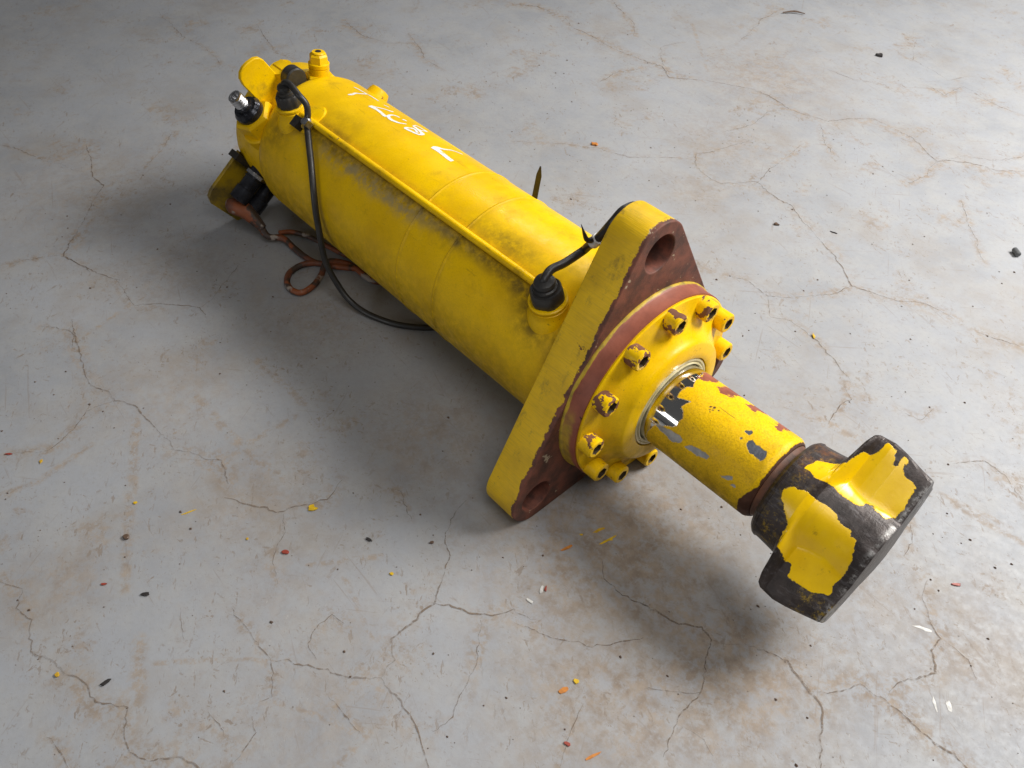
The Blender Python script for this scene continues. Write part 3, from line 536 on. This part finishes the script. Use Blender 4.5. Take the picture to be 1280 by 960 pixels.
# ring between flange and gland
def ring_material():
    g = N('ring_primer'); x, y, z = g.xyz()
    c = g.mix(g.ramp(g.noise(5, 5, .65), .3, .7), (.30, .088, .05), (.22, .062, .036))
    c = g.mix(g.ramp(g.noise(6, 5, .65, g.shift(g.co, (2, 5, 1))), .64, .68), c, (.06, .026, .018))
    fil = g.ramp(g.ma('ADD', x, g.ma('MULTIPLY', g.ma('SUBTRACT', g.noise(5, 4), .5), .04)), .034, .026)
    low = g.ma('MULTIPLY', g.ramp(g.ma('ADD', z, g.ma('MULTIPLY', g.ma('SUBTRACT', g.noise(3, 3), .5), .6)), H + .45, H - .1), g.ramp(g.ma('ADD', x, g.ma('MULTIPLY', g.ma('SUBTRACT', g.noise(6, 3), .5), .12)), .16, .09))
    f = g.ma('MAXIMUM', fil, g.ma('MULTIPLY', low, .85))
    ye = g.mix(g.ramp(g.noise(4, 5, .7), .4, .68), (.52, .35, .02), (.2, .14, .03))
    c = g.mix(f, c, ye); g.bump(g.noise(30, 3), .2); return g.out(c, .5, 0., .4)
mk('gland_ring', *xlathe([(-.02, 1.168), (.0, 1.173), (.018, 1.171), (.032, 1.160), (.045, 1.152), (.2, 1.150), (.205, 1.10)], 160), ring_material(), root)

# gland: bolted end cover rising to the rod seal
gp_ = [(.19, 1.10), (.195, 1.13), (.222, 1.138), (.235, 1.125), (.238, 1.09)] + [(.238 + .012 * i, 1.09 - .05 * i) for i in range(1, 4)] + [(.29, .90), (.34, .83), (.39, .775), (.425, .748), (.45, .735), (.462, .715), (.478, .62), (.482, .575), (.474, .555), (.40, .55), (.40, .50)]
V, F = xlathe(gp_, 160)
av = np.array(V); ga = np.degrees(np.arctan2(av[:, 1], av[:, 2] - H)); gr_ = np.hypot(av[:, 1], av[:, 2] - H)
gd = .55 * np.exp(-((np.abs(ga) - 180) / 70) ** 2) + .4 * np.exp(-((gr_ - .78) / .05) ** 2) * np.exp(-((ga + 150) / 60) ** 2) + .25 * np.exp(-((gr_ - 1.0) / .1) ** 2)
gland = mk('gland', V, F, M_GLAND, root, attrs={'dirt': np.clip(gd, 0, .8)})
mk('rod_seal', *xlathe([(.40, .545), (.455, .545), (.468, .535), (.47, .52), (.455, .51), (.455, .50), (.475, .497), (.478, .485), (.46, .472), (.41, .470)], 96, cap0=False, cap1=False), M_SEAL, gland)

# socket head bolts: one built, eleven copied
def hexring(k, r):      # k points round a hexagon
    q = []
    for i in range(k):
        a = 2 * PI * i / k; m = (a % (PI / 3)) - PI / 6; q.append((a, r * math.cos(PI / 6) / math.cos(m)))
    return q
BL, BR = .168, .113
def bolt_mesh():
    n = 24; V, F = [], []
    for s_, r in ((0, BR), (BL - .016, BR), (BL, BR - .016)):
        for i in range(n): a = 2 * PI * i / n; V.append((s_, r * math.cos(a), r * math.sin(a)))
    for s_ in (BL,):
        for a, r in hexring(n, .070): V.append((s_, r * math.cos(a), r * math.sin(a)))
    for i in range(3):
        for j in range(n): F.append((i * n + j, i * n + (j + 1) % n, (i + 1) * n + (j + 1) % n, (i + 1) * n + j))
    F.append(tuple(range(n)))
    return V, F
def socket_mesh():
    n = 24; V, F = [], []
    for s_ in (BL, BL - .11):
        for a, r in hexring(n, .070): V.append((s_, r * math.cos(a), r * math.sin(a)))
    for j in range(n): F.append((j, (j + 1) % n, n + (j + 1) % n, n + j))
    F.append(tuple(range(n, 2 * n)))
    return V, F
bolt0 = mk('bolt', *bolt_mesh(), M_BOLT, root, ang=40)
sock0 = mk('socket', *socket_mesh(), plain('socket_wall', (.10, .06, .012), (.03, .018, .01), rough=.7), bolt0, smooth=False)
WEAR = {0: .62, 30: .45, -30: .75, -60: .75, -90: .50, 60: .05, 90: .1, -120: .0, -150: .05, 180: .3, 120: .2, 150: .2}
for i, (a, wr) in enumerate(WEAR.items()):
    if i == 0: b, s_ = bolt0, sock0
    else:
        b = bolt0.copy(); COL.objects.link(b); s_ = sock0.copy(); COL.objects.link(s_); s_.parent = b
    p_ = P(.225, a, 1.028); b.location = Vector(p_) * S; b.rotation_euler = (rad(17 * i + 11), 0, 0); b['wear'] = float(wr)

# ------------------------------------------------------------------ rod with worn paint
rx = [.40] + list(np.arange(.42, 1.74, .012)) + [1.745, 1.765, 1.785, 1.80, 1.81]
rprof = [(x, .464 if x < 1.74 else .464 - .6 * max(0, (x - 1.755)) ) for x in rx]
rprof = [(x, r if x < 1.80 else (.435 if x < 1.805 else .425)) for x, r in rprof]
V, F = xlathe(rprof, 180)
av = np.array(V); qx = av[:, 0]; qa = np.degrees(np.arctan2(av[:, 1], av[:, 2] - H)); k = .464 / 57.3
def poly(*p): return sdpoly(qx, qa * k, [(a, b * k) for a, b in p])
chrome = poly((.3, 181), (.64, 181), (.64, 70), (.66, 45), (.63, 30), (.66, 12), (.67, 2), (.70, -6), (.655, -12), (.64, -20), (.66, -29), (.80, -23), (.77, -30), (.755, -35), (.80, -39), (.84, -46), (.82, -52), (.835, -58), (.74, -66), (.62, -75), (.56, -92), (.54, -120), (.5, -181), (.3, -181))
prim = np.maximum.reduce([poly((.67, 6), (.64, 18), (.62, 30), (.63, 60), (.80, 62), (.77, 40), (.79, 30), (.74, 18)), poly((.85, 22), (.88, 33), (.86, 45), (.92, 62), (1.06, 62), (1.07, 42), (1.03, 28), (1.0, 11), (.92, 14)), poly((1.17, 26), (1.19, 40), (1.17, 60), (1.33, 62), (1.35, 42), (1.29, 31), (1.30, 19), (1.23, 23)), poly((1.52, 21), (1.50, 45), (1.52, 62), (1.63, 62), (1.62, 40), (1.61, 18))])
ch2 = np.maximum.reduce([poly((1.47, -26), (1.475, -20), (1.49, -17), (1.55, -19), (1.68, -18), (1.70, -24), (1.69, -31), (1.60, -31), (1.55, -32)), poly((1.385, -14), (1.42, -7), (1.45, -10), (1.44, -15)), poly((1.385, -25), (1.40, -21), (1.42, -23), (1.405, -26))])
grey = np.maximum.reduce([poly((.55, -72), (.68, -71), (.80, -66), (.96, -66), (.95, -73), (.85, -79), (.7, -77)), poly((.98, -75), (1.05, -66), (1.15, -63), (1.28, -63), (1.25, -69), (1.18, -72)), poly((1.44, -76), (1.5, -69), (1.56, -66), (1.57, -71), (1.5, -76)), poly((1.57, -77), (1.6, -73), (1.62, -76))])
rim = np.maximum(qx - 1.79, poly((1.70, -88), (1.78, -60), (1.83, -60), (1.83, -150), (1.70, -150))) - .0
specks = np.full(len(qx), -1.)
for _ in range(16):
    x0, a0, r0 = 1.0 + RNG.normal(0, .05), -13 + RNG.normal(0, 5), .004 + .007 * RNG.random()
    specks = np.maximum(specks, r0 - np.hypot(qx - x0, (qa - a0) * k))
dirt = .8 * np.exp(-((qa + 130) / 50) ** 2) + .25 * np.exp(-((qx - .85) / .2) ** 2) * np.exp(-((qa + 60) / 20) ** 2)
M_ROD = paint('rod_paint', dirt=True, chips=(('chrome', (.70, .69, .66), 1., .08), ('primer', (.33, .10, .06), 0, .5, 4.5), ('chip', (.13, .14, .165), .3, .35, 1.5), ('undercoat', (.36, .36, .36), 0, .45, 1.7), ('rim', RUST, 0, .6), ('specks', RUST, 0, .6)), rough=.42, orange=.8, edge_amp=.045, grain=.6)
mk('rod', V, F, M_ROD, root, attrs={'chrome': chrome, 'primer': prim, 'chip': ch2, 'undercoat': grey, 'rim': rim, 'specks': specks, 'dirt': np.clip(dirt, 0, .85)})
M_RUSTY = plain('rusty_steel', (.16, .06, .028), (.05, .027, .018), rough=.6, sc=4)
mk('rod_collar', *xlathe([(1.79, .40), (1.815, .415), (1.845, .405), (1.88, .405), (1.89, .44)], 96), M_RUSTY, root)

# ------------------------------------------------------------------ T-shaped head
E2, E3 = tang(-38), radial(-38)
st = [(1.885, .455, .455, 2, .45), (1.90, .50, .50, 2, .49), (1.93, .527, .527, 2, .52), (1.955, .535, .535, 2, .53), (1.965, .527, .527, 2, .52), (2.05, .535, .535, 2, .53), (2.15, .548, .548, 2, .54), (2.205, .56, .55, 2.1, .54), (2.235, .60, .51, 2.6, .52),
      (2.255, .70, .475, 3.6, .51), (2.272, .80, .445, 5, .50), (2.295, .855, .415, 7, .495), (2.33, .876, .37, 10, .485), (2.368, .882, .318, 12, .48), (2.374, .883, .314, 12, .478), (2.47, .89, .322, 14, .46), (2.52, .882, .322, 14, .455), (2.60, .866, .320, 16, .445), (2.68, .846, .30, 18, .44), (2.76, .825, .280, 18, .435), (2.84, .804, .26, 18, .425), (2.876, .796, .252, 18, .42), (2.886, .789, .247, 18, .415), (2.888, .775, .235, 16, .405)]
sx_ = np.array([s_[0] for s_ in st]); dense = np.unique(np.concatenate([sx_, np.arange(1.96, 2.88, .012)]))
NT = 200; thh = np.arange(NT) * 2 * PI / NT
thh = thh - .28 * np.sin(2 * thh) * .6      # more points towards the flat ends
V, hw = [], []
for x in dense:
    a, b, p_, cr_ = (np.interp(x, sx_, [s_[i] for s_ in st]) for i in (1, 2, 3, 4))
    c_, s_ = np.abs(np.cos(thh)), np.abs(np.sin(thh))
    r1 = ((c_ / a) ** p_ + (s_ / b) ** p_) ** (-1 / p_)
    rr = (r1 ** 30 + cr_ ** 30) ** (1 / 30)
    for r, t in zip(rr, thh):
        uu, vv = r * math.cos(t), r * math.sin(t)
        dn = .022 * math.sin(5.3 * t + 1) * math.sin(11 * t) * max(0, (x - 2.74) / .15); uu *= 1 + dn; vv *= 1 + dn * 1.5
        xx = x + (.035 * (1 - (uu / .85) ** 2) * max(0, (x - 2.7) / .19) if x > 2.7 else 0)
        V.append(np.array([xx, 0, H]) + uu * E2 + vv * E3)
n_ = NT; F = []
for i in range(len(dense) - 1):
    for j in range(n_): F.append((i * n_ + j, i * n_ + (j + 1) % n_, (i + 1) * n_ + (j + 1) % n_, (i + 1) * n_ + j))
F.append(tuple(range(n_))); F.append(tuple(range((len(dense) - 1) * n_, len(dense) * n_)))
av = np.array(V); uu = (av - np.array([0, 0, H])) @ E2; vv = (av - np.array([0, 0, H])) @ E3
pm = np.maximum(sdpoly(av[:, 0], uu, HEADP[0]), sdpoly(av[:, 0], uu, HEADP[1])) + .014
pm = np.where(vv > .05, pm, np.maximum(-.2, pm * 0 - .2))
rustm = np.exp(-((av[:, 0] - 2.06) / .12) ** 2) * np.clip((uu - .1) / .3, 0, 1)
def head_material():
    g = N('head_worn_paint')
    edge = g.ma('MULTIPLY', g.ma('SUBTRACT', g.noise(11, 6, .7), .5), .075)
    f = g.ramp(g.ma('ADD', g.attr('patch'), edge), -.003, .004)
    y = g.mix(g.ramp(g.noise(3, 5, .6), .35, .7), (.90, .57, .0005), (.78, .47, .0005))
    y = g.mix(g.ma('MULTIPLY', g.ramp(g.noise(9, 5, .7), .6, .72), .5), y, (.2, .12, .01))
    d = g.mix(g.ramp(g.noise(4, 6, .7), .3, .7), (.060, .046, .042), (.020, .015, .014))
    d = g.mix(g.ma('MULTIPLY', g.attr('rusty'), g.ramp(g.noise(6, 5, .7), .4, .6)), d, (.17, .065, .03))
    sp = g.ma('MULTIPLY', g.ramp(g.noise(12, 7, .8), .50, .60), g.attr('speckle')); d = g.mix(g.ma('MULTIPLY', sp, .85), d, (.42, .27, .015))
    scr = g.ma('MULTIPLY', g.ramp(g.noise(8, 5, .7, g.scale(g.co, (.6, 3, 3))), .52, .68), .5)
    d = g.mix(scr, d, (.13, .12, .125))
    d = g.mix(g.ma('MULTIPLY', g.attr('rim'), g.ramp(g.noise(9, 6, .75), .46, .62)), d, (.33, .32, .31))
    c = g.mix(f, d, y)
    g.bump(g.ma('ADD', g.ma('MULTIPLY', f, .6), g.ma('MULTIPLY', g.noise(9, 6, .7), g.ramp(f, 0, 1, .9, .15))), .55, .02)
    return g.out(c, g.ramp(f, 0, 1, .42, .27), g.ma('MULTIPLY', g.ma('SUBTRACT', 1., f), .35), .5)
speck = np.exp(-((av[:, 0] - 2.08) / .10) ** 2) * (.35 + .65 * np.exp(-((uu + .42) / .16) ** 2) + .5 * np.exp(-((uu - .32) / .12) ** 2)) + .6 * (uu < -.6) * (av[:, 0] > 2.6)
head = mk('rod_head', V, F, head_material(), root, ang=19, attrs={'patch': pm, 'rusty': rustm, 'speckle': np.clip(speck, 0, 1), 'rim': np.exp(-((av[:, 0] - 2.888) / .025) ** 2)})

# ------------------------------------------------------------------ flakes and bits on the floor
CH = {'yellow': (.66, .42, .01), 'orange': (.55, .2, .03), 'ochre': (.55, .33, .02), 'red': (.30, .05, .03), 'dark': (.03, .026, .025), 'brown': (.12, .075, .05), 'white': (.58, .57, .54), 'grey': (.12, .125, .13)}
CM = {k: plain(k + '_flake', c, rough=.5, sc=14) for k, c in CH.items()}
def chip(name, kind, x, y, lx, ly, ang, label, cat, group=None, th=.02, tilt=0.):
    n = 9; ol = []; lx *= .74; ly *= .74; th *= .6
    for i in range(n):
        a = 2 * PI * i / n; k = max(.35, 1 + RNG.normal(0, .3 if 'streak' in name else .2)); ol.append((lx / 2 * math.cos(a) * k, ly / 2 * math.sin(a) * k))
    c, s_ = math.cos(ang), math.sin(ang)
    o = mk(name, *prism(ol, (0, 0, 0), np.array([c, s_, 0]), np.array([-s_, c, 0]), Z, th, th * .25), CM[kind], smooth=False)
    o.location = Vector((x, y, .001)) * S; o.rotation_euler = (tilt, tilt * .5, 0)
    if tilt: o.location.z += abs(tilt) * max(lx, ly) * .45 * S
    return tag(o, label, cat, group)
G = 'paint flakes on the floor'
chip('paint_flake', 'orange', -4.83, 4.46, .17, .13, .4, 'orange-yellow flake alone on the floor far behind the barrel', 'paint flake', G, .05)
chip('paint_flake', 'yellow', -1.68, -3.22, .145, .10, .8, 'largest yellow flake, on the floor left of the flange in front of its shadow', 'paint flake', G, .03)
chip('paint_flake', 'yellow', .39, 3.26, .12, .05, -.6, 'curled thin yellow flake on bare floor to the right of the gland', 'paint flake', G, .03, .15)
chip('paint_flake', 'yellow', 1.63, -2.43, .075, .06, .2, 'small square bright yellow flake on the floor near the bottom edge', 'paint flake', G)
chip('paint_flake', 'orange', 1.60, -2.58, .17, .07, 1.2, 'pale orange flake beside the small square yellow one', 'paint flake', G, .012)
chip('paint_flake', 'yellow', -.45, -3.05, .06, .05, .2, 'small yellow flake on the floor below the lower flange ear', 'paint flake', G)
chip('paint_flake', 'yellow', -3.02, -4.63, .05, .05, .2, 'tiny yellow flake beside the straight brown scuff at the left', 'paint flake', G)
chip('paint_flake', 'ochre', -4.26, -5.18, .09, .055, -.7, 'ochre flake near the left edge of the floor', 'paint flake', G)
chip('paint_flake', 'ochre', -1.66, -6.03, .06, .06, 0, 'ochre crumb lodged on the crack in the bottom left corner', 'paint flake', G, .035)
chip('paint_flake', 'ochre', -1.80, -3.95, .04, .04, 0, 'tiny ochre crumb on the floor left of the dark red flake', 'paint flake', G)
chip('paint_flake', 'red', -1.39, -3.73, .10, .07, .6, 'dark red rounded flake on the floor left of centre', 'paint flake', G, .03)
chip('paint_flake', 'red', -2.29, -5.31, .11, .035, .9, 'thin dark red sliver on the floor at the lower left', 'paint flake', G)
chip('paint_flake', 'red', -4.61, -5.42, .12, .04, .9, 'dark red sliver at the very left edge of the floor', 'paint flake', G)
chip('paint_flake', 'red', 3.51, 1.23, .15, .05, .75, 'brick red sliver on the floor right of the rod head', 'paint flake', G)
chip('paint_flake', 'red', 1.97, -2.90, .07, .05, .4, 'small red crumb near the bottom edge below the orange flake', 'paint flake', G)
chip('paint_flake', 'orange', 2.20, -2.80, .2, .05, 1.3, 'long faded orange smear of paint at the bottom edge', 'paint flake', G, .008)
chip('paint_flake', 'white', .71, -2.02, .13, .05, 2.2, 'white flake with a red one beside it in front of the flange', 'paint flake', G, .012)
chip('paint_flake', 'red', .73, -1.98, .10, .03, 2.2, 'red flake touching a white flake in front of the flange', 'paint flake', G, .016)
chip('paint_flake', 'white', .72, -2.19, .12, .05, .2, 'white flake just below the red and white pair', 'paint flake', G, .012)
chip('paint_flake', 'orange', .53, -1.47, .15, .045, 1.35, 'orange streak with a pale edge left of the yellow streaks', 'paint flake', G, .01)
chip('paint_flake', 'yellow', .515, -1.25, .05, .035, .7, 'small yellow flake left of the yellow streaks under the gland', 'paint flake', G, .012)
GS = 'paint streaks scraped onto the floor'
chip('paint_streak', 'ochre', .60, -1.07, .22, .06, 1.35, 'shorter ochre streak scraped onto the floor under the gland bolts', 'paint streak', GS, .0025)
chip('paint_streak', 'yellow', .76, -1.06, .30, .055, 1.35, 'longer yellow streak scraped onto the floor under the gland bolts', 'paint streak', GS, .0025)
chip('paint_streak', 'white', 3.53, .53, .20, .05, .5, 'white scrape on the floor to the right of the rod head shadow', 'paint streak', GS, .0025)
chip('paint_streak', 'white', 3.99, -.08, .24, .035, 2.35, 'left one of two parallel white scrapes at the lower right', 'paint streak', GS, .0025)
chip('paint_streak', 'white', 4.09, .0, .17, .045, 2.35, 'right one of two parallel white scrapes at the lower right', 'paint streak', GS, .0025)
chip('paint_streak', 'yellow', -2.52, -4.25, .26, .02, 1.35, 'thin pale yellow streak on the floor left of the scuff', 'paint streak', GS, .0025)
GB = 'dark bits of grit on the floor'
chip('grit', 'dark', -1.29, -5.73, .13, .065, 1.5, 'black seed-like bit on the floor at the bottom left', 'grit', GB, .035)
chip('grit', 'dark', -1.90, -5.04, .12, .055, 1.1, 'black bit lying beside the foot of the long scuff', 'grit', GB, .03)
chip('grit', 'brown', -2.66, -4.90, .09, .08, .3, 'brown crumb lying on the long straight scuff', 'grit', GB, .05)
chip('grit', 'dark', -.94, -2.99, .12, .045, .3, 'black sliver on the floor left of the lower flange ear', 'grit', GB, .03)
chip('grit', 'brown', -.47, -2.51, .06, .06, .3, 'small brown crumb beside the crack below the lower flange ear', 'grit', GB, .03)
chip('grit', 'dark', -3.42, 11.16, .2, .15, .3, 'black lump far off on the floor at the upper right', 'grit', GB, .08)
chip('grit', 'brown', -1.42, 4.94, .11, .07, .3, 'brown crumb on the floor to the right of the upper flange ear', 'grit', GB, .05)
chip('grit', 'dark', -.72, 5.44, .16, .03, .3, 'thin dark splinter on the floor right of the brown crumb', 'grit', GB, .02)
c = mk('metal_plug', *lathe([(0, .036), (.01, .042), (.13, .042), (.14, .034)], (0, 0, 0), (.55, -.45, 0), 14), CM['grey'])
c.location = Vector((1.30, 7.08, .043)) * S; tag(c, 'small dark grey cylindrical plug lying at the right edge of the floor', 'plug')
c = mk('twig', *tube([(-5.85, 11.3, .03), (-5.7, 11.5, .05), (-5.5, 11.62, .03)], [.012, .02, .008], 6, 3), CM['brown'])
tag(c, 'thin dark curved twig on the floor at the top of the view', 'twig')
# fine grit, uncountable
V, F = [], []
for _ in range(900):
    x, y = RNG.uniform(-9, 5), RNG.uniform(-6.5, 8)
    if abs(y) < 1.2 and -7 < x < .5: continue
    r = .005 + .013 * RNG.random() ** 3; b = len(V); a = RNG.random() * 6.28
    for i in range(5): V.append((x + r * math.cos(a + i * 1.257) * RNG.uniform(.6, 1.5), y + r * math.sin(a + i * 1.257) * RNG.uniform(.6, 1.2), .003))
    V.append((x, y, r * .9 + .003))
    F += [(b + i, b + (i + 1) % 5, b + 5) for i in range(5)]
g = mk('fine_grit', V, F, CM['brown'], smooth=False, fix=False)
g['kind'] = 'stuff'; tag(g, 'fine brown grit scattered all over the concrete floor', 'grit')
